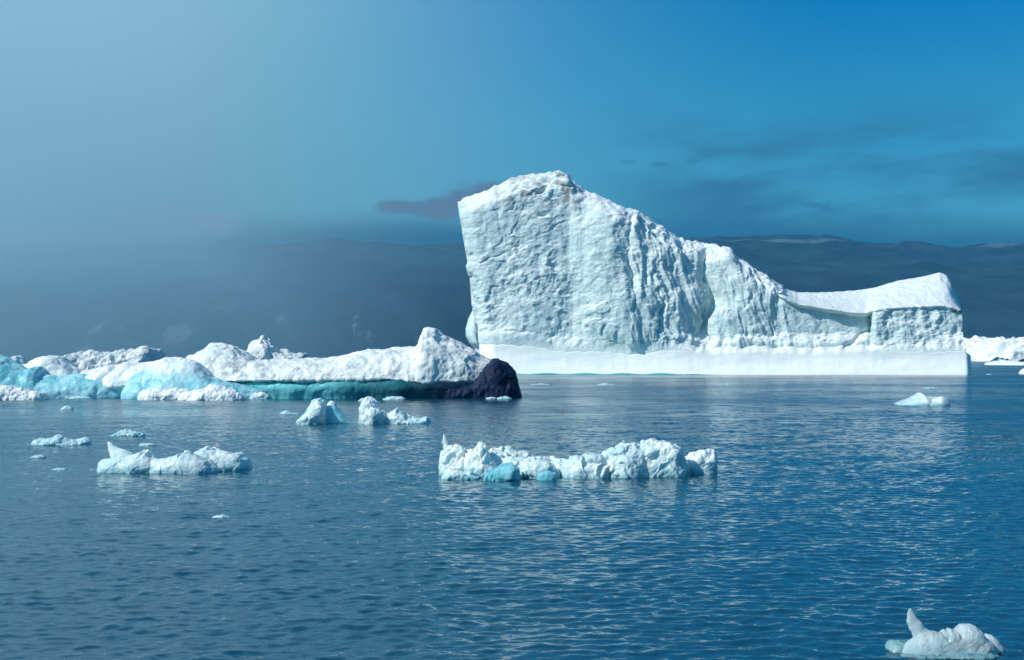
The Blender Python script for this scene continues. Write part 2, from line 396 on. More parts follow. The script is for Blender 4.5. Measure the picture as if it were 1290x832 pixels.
# ================================================================== tall iceberg
def build_tall():
    Y0 = 380.0
    TOP = [(560, 268), (578, 257), (590, 250), (612, 243), (632, 233), (650, 225), (672, 220), (700, 217), (714, 219), (722, 229), (738, 240), (760, 249),
           (780, 258), (800, 267), (820, 280), (838, 291), (855, 300), (872, 305), (890, 308), (905, 310), (920, 313), (926, 323), (940, 335),
           (955, 345), (972, 357), (990, 365), (1005, 369), (1030, 369), (1060, 368), (1085, 366), (1105, 362), (1130, 355), (1155, 350),
           (1175, 346), (1184, 344), (1193, 347), (1197, 352), (1204, 368), (1209, 383), (1222, 392)]
    DL = [(217, -28), (257, -26), (300, -19), (340, -13), (370, -8), (400, -6), (420, -2), (440, 1), (473, 0)]
    DR = [(217, -30), (344, -29), (352, -25), (368, -18), (383, -13), (400, -12), (430, -9), (444, -5), (448, 0), (465, 2), (473, -3), (490, -10)]
    FT = [(560, 432), (605, 432), (640, 434), (700, 440), (790, 446), (850, 442), (900, 446), (1000, 446), (1100, 443), (1230, 444)]
    nu, nb, nf, nk = 640, 26, 300, 30
    t = np.linspace(0, 1, nu)
    pb = 604 + t * 618
    wL = np.exp(-t / .10); wR = np.exp(-(1 - t) / .06)
    jag = lambda py: 1.6 * perlin(np.stack([py * .07, 0 * py + 3.3, 0 * py], -1)) + 1.1 * perlin(np.stack([py * .21, 0 * py + 8.1, 0 * py], -1))
    FTn = lambda px: ip(px, FT) + 4.5 * perlin(np.stack([px * .022, 0 * px + 1.7, 0 * px], -1)) + 2.4 * perlin(np.stack([px * .10, 0 * px + 5.2, 0 * px], -1))
    # rows: foot (nb) + wall (nf)
    pxs = np.zeros((nu, nb + nf)); pys = np.zeros_like(pxs)
    for j in range(nb + nf):
        px = pb.copy()
        for it in range(8):
            if j < nb: py = 482 + (FTn(px) - 482) * (j / (nb - 1))
            else:
                k = (j - nb + 1) / nf
                py = FTn(px) + (ip(px, TOP) - FTn(px)) * k
            px = .5 * px + .5 * (pb + wL * (ip(py, DL) + jag(py)) + wR * (ip(py, DR) + .8 * jag(py + 200)))
        pxs[:, j], pys[:, j] = px, py
    px, py = pxs, pys
    ft = FTn(px); tp = ip(px, TOP)
    h = np.clip((ft - py) / 225, 0, 1)
    wallm = sstep(0, 26, ft - py)
    lower = [(570, 2), (604, 3), (650, .5), (700, .6), (722, 1.2), (760, -1.2), (785, -2.6), (800, -2.2), (840, 1), (875, 4.0), (886, 7), (893, 8), (900, 4.0), (925, 2.4), (960, 4), (1000, 4.5), (1050, 5), (1092, 5.5), (1097, 6.6), (1099, 5.5), (1102, 1.2), (1150, 1.6), (1190, 2.2), (1200, 2.6), (1222, 3.4)]
    upper = [(560, 3), (580, 1.5), (620, .5), (690, 1.2), (718, 2.2), (730, 1.4), (755, -.8), (775, -1.8), (795, -.2), (840, 2.2), (870, 5), (884, 7.5), (890, 9), (899, 6), (920, 4), (960, 4.5), (1000, 4.5), (1050, 5), (1092, 5.5), (1097, 6.6), (1099, 5.5), (1102, 1.2), (1150, 1.6), (1190, 2.2), (1200, 2.6), (1222, 3.4)]
    hh = sstep(.0, .6, h)
    off = 10 * np.sin(py * .045) + 6 * np.sin(py * .11 + 1)       # gullies wander
    wob = np.where((px > 730) & (px < 1060), 1, 0) * np.exp(-((px - 880) / 130) ** 4)
    pxw = px + off * wob * .5
    rel = ip(pxw, lower) * (1 - hh) + ip(pxw, upper) * hh
    # wall lean
    lean = 7.8 + 12 * h ** 1.3
    E = ip(px, [(560, 200), (900, 280), (960, 352), (985, 374), (1005, 384), (1040, 390), (1070, 395), (1090, 396.5), (1104, 391), (1130, 388), (1190, 386), (1200, 389), (1225, 396)])
    s = np.clip((E - py) / np.maximum(E - tp, 4), 0, 1)
    slope = np.where(px > 940, s, 0) * 24 * sstep(940, 1010, px)
    blockm = sstep(1098, 1102, px) * sstep(1214, 1204, px)
    edge = sstep(985, 1010, px)
    s2 = sstep(E + 2, E - 1.5, py)
    slope = slope + s2 * edge * (.7 + .9 * perlin(np.stack([px * .05, 0 * px, 0 * px + 6], -1)))
    Yw = Y0 + lean + rel * wallm * sstep(.35, 0, s) * (1 - np.where(px > 985, s2, 0)) + rel * wallm * .3 * (1 - sstep(.35, 0, s)) * (px < 1000) + slope
    # crest of the tower leans back
    cr = np.clip(1 - (py - tp) / 22, 0, 1)
    Yw += np.where(px < 1010, 1, 0) * cr ** 2 * 7 * sstep(1010, 960, px)
    # undercut above the foot
    und = np.exp(-((ft - 5 - py) / 5.5) ** 2) * sstep(820, 880, px) * sstep(1130, 1090, px)
    Yw += und * (2.0 + 3.2 * np.exp(-((px - 893) / 22) ** 2))
    # oblique dark notch below the saddle wall, left of the square block
    nd = np.abs((py - 440) + (px - 1062) * .78 - 2 * np.sin(px * .3))
    Yw += np.where((px > 1062) & (px < 1102), np.exp(-(nd / 3.0) ** 2) * 2.6, 0)
    eL = np.clip(1 - t / .022, 0, 1)[:, None]                  # the left corner is rounded off
    Yw += 3.2 * eL ** 2 * (1 + .5 * perlin(np.stack([py * .05, 0 * py, 0 * py + 2], -1)))
    # foot
    ft0 = ip(px, FT)
    kf = np.clip((482 - py) / np.maximum(482 - ft0, 1), 0, 1.1)
    Yf = Y0 - 1.2 + 8.0 * (1 - np.clip(1 - kf, 0, 1) ** 1.7) + 1.0 * np.clip(kf - .9, 0, 1) + 1.5 * np.clip(1 - kf / .3, 0, 1) ** 1.5
    endR = sstep(1215, 1228, px); endL = sstep(625, 596, px)
    Yf += 7 * endR ** 2 + 3 * endL
    isf = np.zeros(nb + nf, bool); isf[:nb] = True
    Yv = np.where(isf[None], Yf, Yw)
    # blend of wall into foot over the first rows
    k0 = np.clip((np.arange(nb + nf) - nb) / 24.0, 0, 1)[None]
    Yv = np.where(isf[None], Yv, Yf[:, nb - 1:nb] * (1 - k0) + Yv * k0)
    X = (px - CX) / F * Yv; Z = CAMH - (py - HY) / F * Yv
    V = np.stack([X, Yv, Z], -1)
    # --- relief along the normals
    nr = gridnormals(V)
    if nr[nu // 2, nb + nf // 2, 1] > 0: nr = -nr
    P = V.copy()
    right = sstep(775, 820, px); saddle = sstep(985, 1030, px)
    rough_l = .30 * fbm(P * np.array([.30, .3, .38]), 5, .6)
    f1, f2 = worley(P * .42 + .35 * np.stack([perlin(P * .5), perlin(P * .5 + 9), perlin(P * .5 + 19)], -1))
    f3, _ = worley(P * .95 + .5 * np.stack([perlin(P * .9 + 2), perlin(P * .9 + 11), perlin(P * .9 + 21)], -1))
    scal = .30 * (f1 - .55) + .17 * (f3 - .55)
    sh = P.copy(); sh[..., 0] = P[..., 0] + .22 * P[..., 2] + 1.6 * perlin(P * .12)
    flut = 1.5 * ridged(sh * np.array([.17, .1, .035]), 3, .55) + .5 * ridged(sh * np.array([.45, .3, .10]), 3)
    gouge = .9 * ridged(sh * np.array([.09, .05, .05]) + 4, 2)
    side = sstep(775, 800, px) * sstep(1010, 960, px)
    pm = .45 + .9 * sstep(-.25, .45, fbm(P * np.array([.055, .05, .07]) + 2, 3))
    wq = .3 * np.stack([perlin(P * .35), perlin(P * .35 + 5), perlin(P * .35 + 9)], -1)
    fct = .95 * facet(P * np.array([.10, .08, .075]) + wq) + .5 * facet(P * np.array([.26, .2, .22]) + wq + 7)
    rough_l = rough_l * (.55 + .45 * pm); scal = scal * pm * .85
    d = fct * .42 * (1 - .2 * right) + rough_l * (1 - .2 * right) + scal * (1 - .35 * right) + (flut - 1.0) * .58 * side + gouge * (.55 * (1 - right) + .5 * saddle * .5)
    d += .35 * flut * sstep(900, 1000, px) * .6
    # broken facets on the square block
    g1, g2 = worley(P * np.array([.16, .16, .2]) + 3); d += blockm * (1.1 * (g1 - .6) + .5 * fbm(P * .35, 4))
    # strong fissures
    wpx = px + 5 * perlin(P * .22) + 2 * perlin(P * .6); wpy = py + 4 * perlin(P * .2 + 7) + 2 * perlin(P * .6 + 3); cm = np.clip(.6 + 1.1 * perlin(P * .13 + 5), .1, 1.3)
    def crack(pts, wd, dp):
        pts = np.array(pts, float); best = np.full(px.shape, 1e9)
        for a, b in zip(pts[:-1], pts[1:]):
            ab = b - a; tt = np.clip(((px - a[0]) * ab[0] + (py - a[1]) * ab[1]) / (ab @ ab), 0, 1)
            best = np.minimum(best, np.hypot(wpx - a[0] - tt * ab[0], wpy - a[1] - tt * ab[1]))
        return -dp * cm * np.exp(-(best / wd) ** 2)
    d += crack([(592, 336), (620, 325), (650, 311), (690, 292), (732, 272)], 1.1, .42)
    d += crack([(622, 262), (634, 290), (636, 312)], .9, .35) + crack([(640, 285), (655, 303)], .9, .3)
    d += crack([(700, 300), (690, 340), (684, 380)], 2.0, .2)
    d += -2.6 * np.exp(-(((px - 682) / 4.6) ** 2 + ((py - 240 + (px - 682) * .5) / 2.4) ** 2)) - 1.6 * np.exp(-(((px - 684) / 5) ** 2 + ((py - 271) / 2.6) ** 2))
    d += crack([(640, 247), (650, 238), (668, 233), (690, 229), (712, 224)], 1.8, 1.0) + crack([(655, 250), (672, 244), (690, 234)], 1.5, .9)
    d += crack([(858, 310), (868, 335), (884, 350), (888, 390), (884, 425), (876, 442)], 3.2, 2.2)
    d += crack([(822, 290), (842, 312), (850, 330)], 2.5, 1.2) + crack([(795, 275), (792, 320), (800, 380), (806, 430)], 2.2, .8)
    d += crack([(828, 318), (822, 350), (836, 380), (832, 420)], 2.6, 1.5)
    toprow = np.clip((np.arange(nb + nf)[None] - (nb + nf - 8)) / 8, 0, 1)
    slopem = np.where(px > 985, s2, 0)
    d = d * (1 - .75 * slopem) + slopem * (.10 * fbm(P * np.array([.9, .25, .3]), 4))
    d = d * np.where(isf[None], 0, 1) * k0
    d = d * (1 - .35 * toprow)
    smoothfoot = np.where(isf[None], .30 * fbm(P * np.array([.07, .1, .25]), 4) + .06 * ridged(P * np.array([.22, .1, .03]) + 2, 3), 0) * np.clip((nb - 1 - np.arange(nb + nf)) / 6, 0, 1)[None]
    d = d + smoothfoot
    # ragged crest
    V = V + nr * d[..., None]
    V[:, -1, 2] += .5 * fbm(P[:, -1] * .5, 4) * np.where(px[:, -1] < 985, 1, .25)
    V[:, -2, 2] += .3 * fbm(P[:, -1] * .5, 4) * np.where(px[:, -1] < 985, 1, .25)
    # --- far side
    ridge = V[:, -1]
    kb = np.linspace(0, 1, nk + 1)[1:]
    Xc = WX(900, Y0) + 8
    B = np.zeros((nu, nk, 3))
    for j, kk in enumerate(kb):
        B[:, j, 0] = ridge[:, 0] + (Xc - ridge[:, 0]) * .12 * kk
        B[:, j, 1] = ridge[:, 1] + (472 - ridge[:, 1]) * kk ** .8
        B[:, j, 2] = ridge[:, 2] * (1 - kk ** 2.2) - 4 * kk
    B[..., 1] += 1.8 * fbm(B * .1, 4) * np.minimum(kb * 3, 1)[None]
    root = thing('tall_iceberg', (WX(900, Y0), Y0 + 30, 0))
    tag(root, 'towering white iceberg with brown-stained summit and long sloping right shoulder', 'iceberg')
    wb = MB(); wall = np.concatenate([V[:, nb - 1:], B], 1); wb.grid(wall, flip=False, cap=True)
    wb.build('ice_wall', M['glacier'], root)
    fb = MB(); foot = V[:, :nb]
    inner = foot[:, ::-1].copy(); inner[..., 1] += 9; inner[..., 2] -= .3
    fb.grid(np.concatenate([foot, inner], 1), wrap=True, cap=True)
    fb.build('wave_cut_foot', M['foot'], root)
    # smooth fin behind the left edge
    n = 60; pyy = np.linspace(384, 478, n)
    lf = ip(pyy, [(384, 599.5), (392, 595), (402, 590), (415, 586.5), (424, 587), (432, 591), (440, 598), (478, 602)])
    ang = np.linspace(0, 2 * np.pi, 40, endpoint=False)
    Fn = np.zeros((n, 40, 3))
    Yq = 404.0
    for i in range(n):
        hw = (612 - lf[i]) / 2; cx = (612 + lf[i]) / 2
        Fn[i, :, 0] = WX(cx, Yq) + hw / F * Yq * np.cos(ang); Fn[i, :, 1] = Yq + 9 * np.sin(ang) * (.3 + .7 * np.clip(hw / 10, 0, 1)); Fn[i, :, 2] = WZ(pyy[i], Yq)
    f = MB(); f.grid(Fn, wrap=True, cap=True); f.build('side_fin', M['fin'], root)
    # teal submerged rim just breaking the surface
    n = 240; pr = np.linspace(600, 905, n); rb = MB()
    a = np.linspace(0, np.pi * 2, 14, endpoint=False)
    Rm = np.zeros((n, 14, 3))
    ww = np.clip(np.minimum(pr - 600, 905 - pr) / 60, .05, 1)
    for i in range(n):
        Rm[i, :, 0] = WX(pr[i], Y0 - 3); Rm[i, :, 1] = Y0 - .5 - 2.6 * ww[i] * np.cos(a); Rm[i, :, 2] = .02 + (.42 + .15 * math.sin(pr[i] * .13)) * ww[i] * np.sin(a)
    rb.grid(Rm, wrap=True, cap=True); rb.build('waterline_rim', M['rim'], root)
build_tall()

# ================================================================== low dirty berg on the left
def build_low():
    Yf = depth(502.5)
    root = thing('low_iceberg', (WX(430, Yf), Yf + 8, 0))
    tag(root, 'long low white iceberg with teal undercut and navy right end with painted shade', 'iceberg')
    cap = MB()
    loft(cap, [(205, 470), (215, 466), (232, 460), (248, 449), (258, 441), (268, 436), (280, 436), (296, 440), (308, 446), (322, 454), (345, 456), (380, 455), (400, 453), (430, 451),
               (455, 446), (478, 442), (500, 440), (522, 439), (529, 434), (531, 424), (535, 416), (540, 414.5), (548, 418), (556, 424), (566, 429), (580, 434), (596, 442), (612, 450), (624, 454)],
         bot=[(205, 484), (300, 480), (330, 479), (420, 478), (500, 477), (520, 480), (545, 482), (580, 483), (600, 480), (612, 468), (624, 455)],
         Yf=Yf, T=15, p=.85, q=1.0, amp=.36, freq=.24, oct=6, bil=.10, bfreq=.5, wor=.22, wfreq=.7, rid=.16, rfreq=.4, under=.5, res=1.1, back=1.5)
    cap.build('snow_cap', M['snow'], root)
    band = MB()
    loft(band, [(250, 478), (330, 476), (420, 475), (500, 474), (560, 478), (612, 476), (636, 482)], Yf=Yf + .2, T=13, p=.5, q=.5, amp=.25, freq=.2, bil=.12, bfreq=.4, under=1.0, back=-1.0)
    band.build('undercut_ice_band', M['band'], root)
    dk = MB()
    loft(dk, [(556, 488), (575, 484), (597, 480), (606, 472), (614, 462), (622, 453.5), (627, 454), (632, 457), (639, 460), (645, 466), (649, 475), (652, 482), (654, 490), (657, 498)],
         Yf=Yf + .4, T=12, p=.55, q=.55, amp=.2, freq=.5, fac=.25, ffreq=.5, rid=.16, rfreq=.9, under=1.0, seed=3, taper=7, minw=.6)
    dk.build('shaded_ice_end', M['dark'], root)
    # two rounded snow shoulders at the left end, with pale turquoise flank
    sh = MB()
    loft(sh, [(110, 478), (125, 470), (140, 463), (165, 458), (190, 455), (215, 450), (232, 450), (250, 458), (262, 466), (275, 476)], bot=[(110, 486), (275, 486)], Yf=Yf + 2.5, T=10, p=.8, q=1.0, amp=.35, freq=.3, bil=.2, under=.4, seed=5)
    sh.build('snow_shoulder', M['cleansnow'], root)
    fl = MB()
    loft(fl, [(155, 492), (170, 470), (185, 464), (210, 458), (236, 451), (250, 455), (262, 464), (272, 474), (290, 480), (310, 484), (340, 490)], Yf=Yf - 2.6, T=8, p=.8, q=1.0, amp=.3, freq=.3, bil=.15, under=1.0, seed=6)
    fl.build('turquoise_flank', M['flank'], root)

    # turquoise ridge in front, far left
    Y2 = depth(502)
    r2 = thing('turquoise_iceberg', (WX(70, Y2), Y2 + 4, 0))
    tag(r2, 'smooth turquoise ice ridge at the left edge with white snow mounds on its back', 'iceberg')
    a = MB()
    loft(a, [(-135, 492), (-115, 476), (-90, 462), (-55, 447), (-20, 444), (0, 448), (10, 452), (24, 461), (34, 466), (42, 465), (48, 461), (55, 462.5), (58, 471), (80, 474), (108, 470), (130, 472), (160, 476), (178, 485), (186, 494)],
         Yf=Y2, T=9, p=.8, q=.9, amp=.25, freq=.3, bil=.18, bfreq=.35, under=1.0, seed=8)
    a.build('turquoise_ridge', M['turq'], r2)
    b = MB()
    loft(b, [(14, 468), (24, 462), (40, 456), (55, 450), (64, 447), (74, 449), (84, 456), (96, 464), (110, 474)], bot=[(14, 478), (110, 478)], Yf=Y2 + 4.5, T=9, p=.8, q=1, amp=.3, freq=.3, bil=.2, under=.5, seed=9)
    loft(b, [(98, 476), (110, 468), (125, 463), (145, 459), (165, 466), (182, 480)], bot=[(98, 484), (182, 486)], Yf=Y2 + 1.5, T=9, p=.8, q=1, amp=.25, freq=.35, bil=.2, under=.5, seed=10)
    b.build('snow_mound', M['cleansnow'], r2)

    def simple(name, label, mat, prof, Yf, T, group=None, part=None, **k):
        px = [p[0] for p in prof]
        mb = MB(); loft(mb, prof, Yf=Yf, T=T, **k)
        o = mb.build(name, mat, origin=(WX((min(px) + max(px)) / 2, Yf + T / 2), Yf + T / 2, 0))
        tag(o, label, 'iceberg', group); return o
    simple('flat_iceberg', 'flat-topped grey-streaked iceberg standing behind the turquoise ridge', M['greysnow'],
           [(78, 462), (84, 452), (92, 446), (104, 444), (122, 444), (135, 446), (150, 444), (165, 441), (178, 440), (195, 440), (199, 444), (200, 452), (202, 462)], 235, 16, p=.45, q=.6, amp=.5, freq=.25, bil=.5, bfreq=.4, seed=11, taper=8, minw=.5)
    simple('peaked_iceberg', 'grey-white pointed iceberg peak rising behind the long low iceberg', M['greysnow'],
           [(306, 462), (313, 448), (318, 436), (325, 430), (332, 425.5), (338, 430), (348, 438), (358, 444), (372, 446), (385, 444), (389, 450), (392, 462)], 215, 14, p=.8, q=.95, amp=.5, freq=.3, bil=.45, bfreq=.4, seed=12, taper=4)
    simple('distant_iceberg', 'tiny white iceberg top peeking over the snow at the far left', M['cleansnow'],
           [(10, 462), (14, 452), (19, 447), (24, 448), (30, 454), (36, 462)], 220, 7, amp=.4, freq=.4, seed=13)
    simple('distant_iceberg', 'small white ice knob behind the rounded snow shoulder of the low iceberg', M['cleansnow'],
           [(232, 466), (236, 450), (241, 448), (246, 449), (250, 466)], 205, 5, amp=.3, freq=.4, seed=14)
    simple('distant_iceberg', 'ridged white iceberg cut by the right edge beyond the tall iceberg', M['cleansnow'],
           [(1200, 449), (1217, 436), (1230, 430), (1245, 424.5), (1252, 424), (1264, 427), (1278, 427), (1290, 427), (1310, 424), (1340, 430), (1380, 444), (1400, 452)], depth(455.5), 180, p=.7, q=.9, amp=6, freq=.02, bil=5, bfreq=.04, seed=15)
    simple('drift_ice', 'low white floe floating in front of the ridged iceberg at the right edge', M['cleansnow'],
           [(1250, 460), (1258, 457), (1268, 454.5), (1280, 455), (1283, 457), (1292, 459), (1300, 462)], depth(460.5), 50, amp=1.2, freq=.05, seed=16)
    simple('drift_ice', 'small rounded white ice lump cut by the right edge', M['cleansnow'],
           [(1285, 471), (1288, 466), (1292, 464), (1298, 467), (1302, 472)], depth(471.5), 6, amp=.3, freq=.5, seed=17)
build_low()

# ================================================================== floating pieces
def shape(name, label, cat, mat, shells, group=None, parts=()):
    """shells: list of loft/limb calls as (kind, args, kwargs); parts: (name, material, shells)"""
    def run(sh):
        mb = MB()
        for k, a, kw in sh: (loft if k == 'L' else limb)(mb, *a, **kw)
        return mb
    body = run(shells)
    v = np.concatenate(body.v); org = ((v[:, 0].min() + v[:, 0].max()) / 2, (v[:, 1].min() + v[:, 1].max()) / 2, 0)
    if parts:
        root = thing(name, org); tag(root, label, cat, group)
        body.build('ice_body', mat, root)
        for pn, pm, ps in parts: run(ps).build(pn, pm, root)
        return root
    o = body.build(name, mat, origin=org); tag(o, label, cat, group); return o
L = lambda prof, **k: ('L', (prof,), k)
K = lambda pts, **k: ('K', (pts,), k)

# --- central floe
wy = 604.0; Y = depth(wy)
shape('ice_floe', 'long ragged floe of lumpy clear ice floating in front of the tall iceberg', 'ice floe', M['floe'], [
    L([(556, 590), (562, 574), (575, 568), (600, 569), (640, 571), (680, 578), (720, 581), (760, 573), (800, 566), (840, 569), (862, 580), (872, 597)], wy=601, T=3.2, p=.7, q=.8, amp=.10, freq=1.15, bil=0.055, fac=.16, ffreq=1.3, rid=.03, rfreq=1.0, bfreq=1.03, res=1.6, under=.3),
    L([(553, 580), (558, 570), (566, 562), (577, 560), (586, 566), (592, 572), (600, 586)], wy=601, T=1.7, amp=.10, freq=1.73, bil=0.055, fac=.16, ffreq=1.3, rid=.03, rfreq=1.0, bfreq=1.90, res=2, under=.2, seed=1),
    L([(584, 582), (592, 568), (600, 564), (607, 560), (611, 566), (618, 576), (630, 590)], wy=602, T=1.6, amp=.09, freq=1.87, bil=0.055, fac=.16, ffreq=1.3, rid=.03, rfreq=1.0, bfreq=1.74, res=2, under=.2, seed=2),
    L([(612, 580), (620, 565), (632, 564), (645, 567), (660, 571), (678, 577), (690, 590)], wy=599, T=2.0, amp=.09, freq=1.58, bil=0.059, fac=.16, ffreq=1.3, rid=.03, rfreq=1.0, bfreq=1.43, res=2, under=.2, seed=3),
    L([(655, 592), (662, 584), (675, 580), (690, 582), (702, 592), (706, 598)], wy=603.5, T=1.4, p=.6, q=.7, amp=.07, freq=1.73, bil=0.039, fac=.16, ffreq=1.3, rid=.03, rfreq=1.0, bfreq=1.58, res=2, under=.2, seed=4),
    L([(696, 592), (705, 583), (722, 578), (742, 574), (756, 572), (764, 578), (770, 594)], wy=603, T=2.1, p=.65, q=.8, amp=.08, freq=1.30, bil=0.055, fac=.16, ffreq=1.3, rid=.03, rfreq=1.0, bfreq=1.11, res=2, under=.2, seed=5),
    L([(754, 590), (762, 570), (772, 564), (784, 558), (797, 557), (806, 562), (812, 574), (818, 594)], wy=602.5, T=2.3, p=.65, q=.8, amp=.10, freq=1.30, bil=0.063, fac=.16, ffreq=1.3, rid=.03, rfreq=1.0, bfreq=1.11, res=2, under=.2, seed=6),
    L([(800, 590), (806, 564), (814, 556), (821, 554), (832, 558), (846, 560), (855, 566), (861, 578), (866, 596)], wy=602, T=2.2, p=.65, q=.8, amp=.11, freq=1.37, bil=0.063, fac=.16, ffreq=1.3, rid=.03, rfreq=1.0, bfreq=1.19, res=2, under=.2, seed=7),
    L([(858, 596), (864, 580), (872, 573), (884, 569), (894, 568), (899, 571), (901, 580), (903, 595)], wy=598, T=1.7, p=.6, q=.7, amp=.08, freq=1.58, bil=0.039, fac=.16, ffreq=1.3, rid=.03, rfreq=1.0, bfreq=1.58, res=2, under=.2, seed=8),
    K([(566, 574, 59.5, .22), (562, 562, 59.5, .11), (560, 553, 59.5, .07), (559.5, 548, 59.5, .035)], amp=.03, freq=4.32),
    L([(556, 600), (562, 594), (572, 592), (588, 596), (604, 601)], wy=604, T=.9, amp=.08, freq=2.16, bil=0.039, fac=.16, ffreq=1.3, rid=.03, rfreq=1.0, bfreq=2.38, res=2, under=.15, seed=9),
], parts=[
    ('blue_ice_lump', M['blue'], [L([(609, 604), (613, 596), (622, 588), (634, 585), (646, 586), (654, 592), (657, 602)], wy=606, T=1.1, p=.6, q=.7, amp=.05, freq=1.44, bil=0.024, fac=.16, ffreq=1.3, rid=.03, rfreq=1.0, bfreq=1.58, res=2, under=.2, seed=10)]),
    ('teal_ice_lump', M['blue'], [L([(676, 603), (680, 596), (690, 593), (700, 596), (702, 603)], wy=606.5, T=.7, p=.6, q=.7, amp=.04, freq=2.16, res=2, under=.2, seed=11)]),
])

# --- left floe with a fin
shape('ice_floe', 'white floe with a curved fin at one end and a rounded lump at the other', 'ice floe', M['floe'], [
    L([(124, 592), (127, 582), (134, 579), (150, 576), (170, 574), (186, 570), (198, 581), (212, 592)], wy=596.5, T=2.2, p=.75, q=.9, amp=.07, freq=.9, bil=.03, bfreq=1, fac=.07, ffreq=1.2, rid=.04, rfreq=1.1, res=2, under=.3),
    L([(186, 590), (192, 576), (205, 578), (222, 576), (234, 570), (250, 574), (266, 582), (278, 592)], wy=597, T=2.4, p=.75, q=.9, amp=.07, freq=.9, bil=.03, bfreq=1.1, fac=.07, ffreq=1.2, rid=.04, rfreq=1.1, res=2, under=.3, seed=2),
    L([(242, 590), (250, 569), (260, 565.5), (272, 568), (290, 571), (304, 572), (312, 578), (316, 588), (316, 592)], wy=594, T=2.4, p=.75, q=.85, amp=.07, freq=.9, bil=.03, bfreq=1.3, fac=.07, ffreq=1.2, rid=.04, rfreq=1.1, res=2, under=.3, seed=3),
    K([(158, 582, 62.3, .52), (148, 573, 62.3, .36), (141, 564, 62.3, .17), (136.5, 557, 62.3, .05)], amp=.05, freq=2.5),
    K([(236, 578, 62, .28), (237, 568, 62, .16)], amp=.04, freq=3),
])
# --- bottom right piece
CK = dict(amp=.034, freq=2.6, oct=5, fac=.010, ffreq=5, rid=.007, rfreq=3, res=3, under=.1)
shape('ice_chunk', 'glassy grey chunk with an upright spike at the lower right corner', 'ice chunk', M['clear'], [
    L([(1136, 820), (1146, 808), (1158, 800), (1172, 798), (1184, 799), (1196, 803), (1210, 800), (1226, 797), (1238, 804), (1250, 812), (1256, 820)], wy=827, T=.55, p=.85, q=1.0, **CK),
    L([(1148, 816), (1154, 805), (1164, 798), (1176, 797), (1186, 800), (1196, 812)], wy=826, T=.5, p=.85, q=.9, seed=7, **CK),
    L([(1176, 812), (1183, 798), (1187, 794), (1190, 795), (1195, 791), (1199, 793), (1203, 792), (1210, 802), (1222, 816)], wy=826, T=.55, p=.8, q=.85, seed=2, **CK),
    L([(1194, 816), (1203, 801), (1208, 792), (1213, 788), (1217, 786.5), (1225, 788), (1234, 793), (1241, 803), (1249, 818)], wy=826, T=.66, p=.75, q=.85, seed=3, **CK),
    L([(1228, 816), (1238, 801), (1243, 798.5), (1248, 800), (1253, 804), (1258, 810), (1263, 817)], wy=821, T=.5, p=.8, q=.9, seed=4, **CK),
    K([(1168, 808, 24.2, .18), (1157, 796, 24.2, .13), (1150, 782, 24.2, .10), (1147, 773, 24.2, .06), (1146.5, 767, 24.2, .012)], amp=.022, freq=7, flat=.5),
], parts=[
    ('sunken_shelf', M['shelf'], [
        L([(1117, 816), (1124, 810), (1130, 809), (1138, 807.5), (1148, 809), (1160, 813), (1176, 823)], wy=823, T=.7, p=.9, q=1, amp=.04, freq=3.5, rid=.02, rfreq=4, res=3, under=.1, seed=5),
        L([(1136, 830), (1150, 827), (1172, 824), (1200, 825.5), (1222, 824), (1244, 826), (1258, 829)], wy=830, T=.5, p=.9, q=1, amp=.045, freq=3.5, rid=.02, rfreq=4, res=3, under=.1, seed=6)])])
# --- two shaped pieces before the low berg
shape('ice_chunk', 'leaning white chunk with a turquoise back in front of the teal undercut', 'ice chunk', M['floe'], [
    L([(374, 532), (381, 526), (388, 519), (392, 511), (396, 505.5), (403, 503.5), (408, 505.5), (411, 515), (413, 530)], wy=535, T=4, p=.8, q=.9, amp=.15, freq=.7, bil=.06, fac=.13, ffreq=.7, rid=.06, rfreq=.6, res=2, under=.5),
], parts=[('turquoise_back', M['turq'], [L([(396, 528), (406, 514), (414, 511), (424, 513), (433, 520), (440, 529), (447, 534)], wy=534, T=4.2, p=.8, q=.9, amp=.1, freq=.5, res=2, under=.5, seed=3)]),
    ('white_nub', M['floe'], [L([(409, 520), (413, 508), (418, 505), (423, 509), (425, 514), (424, 520)], wy=528, T=1.4, amp=.06, freq=1, res=2, seed=2)])])
shape('ice_chunk', 'white chunk with two humps trailing a flat tail in front of the low iceberg', 'ice chunk', M['floe'], [
    L([(453, 533), (455, 521), (457, 509), (462, 503), (470, 505), (476, 512), (482, 519), (488, 528)], wy=535, T=4, p=.8, q=.9, amp=.22, freq=.7, bil=.06, fac=.13, ffreq=.7, rid=.06, rfreq=.6, res=2, under=.5),
    L([(474, 530), (484, 519), (492, 519), (500, 514), (504, 518), (512, 524), (522, 527), (530, 528), (538, 526), (544, 532)], wy=534.5, T=4, p=.8, q=.9, amp=.2, freq=.7, bil=.06, fac=.13, ffreq=.7, rid=.06, rfreq=.6, res=2, under=.5, seed=3),
])
# --- pyramid on the right
shape('ice_chunk', 'small pale pyramid of ice floating right before the tall iceberg', 'ice chunk', M['floe'], [
    L([(1129, 509), (1138, 505), (1148, 501), (1155, 497), (1158, 494.5), (1163, 498), (1171, 503), (1180, 509)], wy=511, T=6, p=1, q=1.1, amp=.12, freq=.4, res=2.5, under=.5),
    L([(1148, 510), (1158, 504), (1170, 500.5), (1181, 501), (1187, 503.5), (1191, 509)], wy=511, T=6, p=.8, q=.9, amp=.25, freq=.5, bil=.06, fac=.13, ffreq=.7, rid=.06, rfreq=.6, res=2.5, under=.5, seed=2),
])
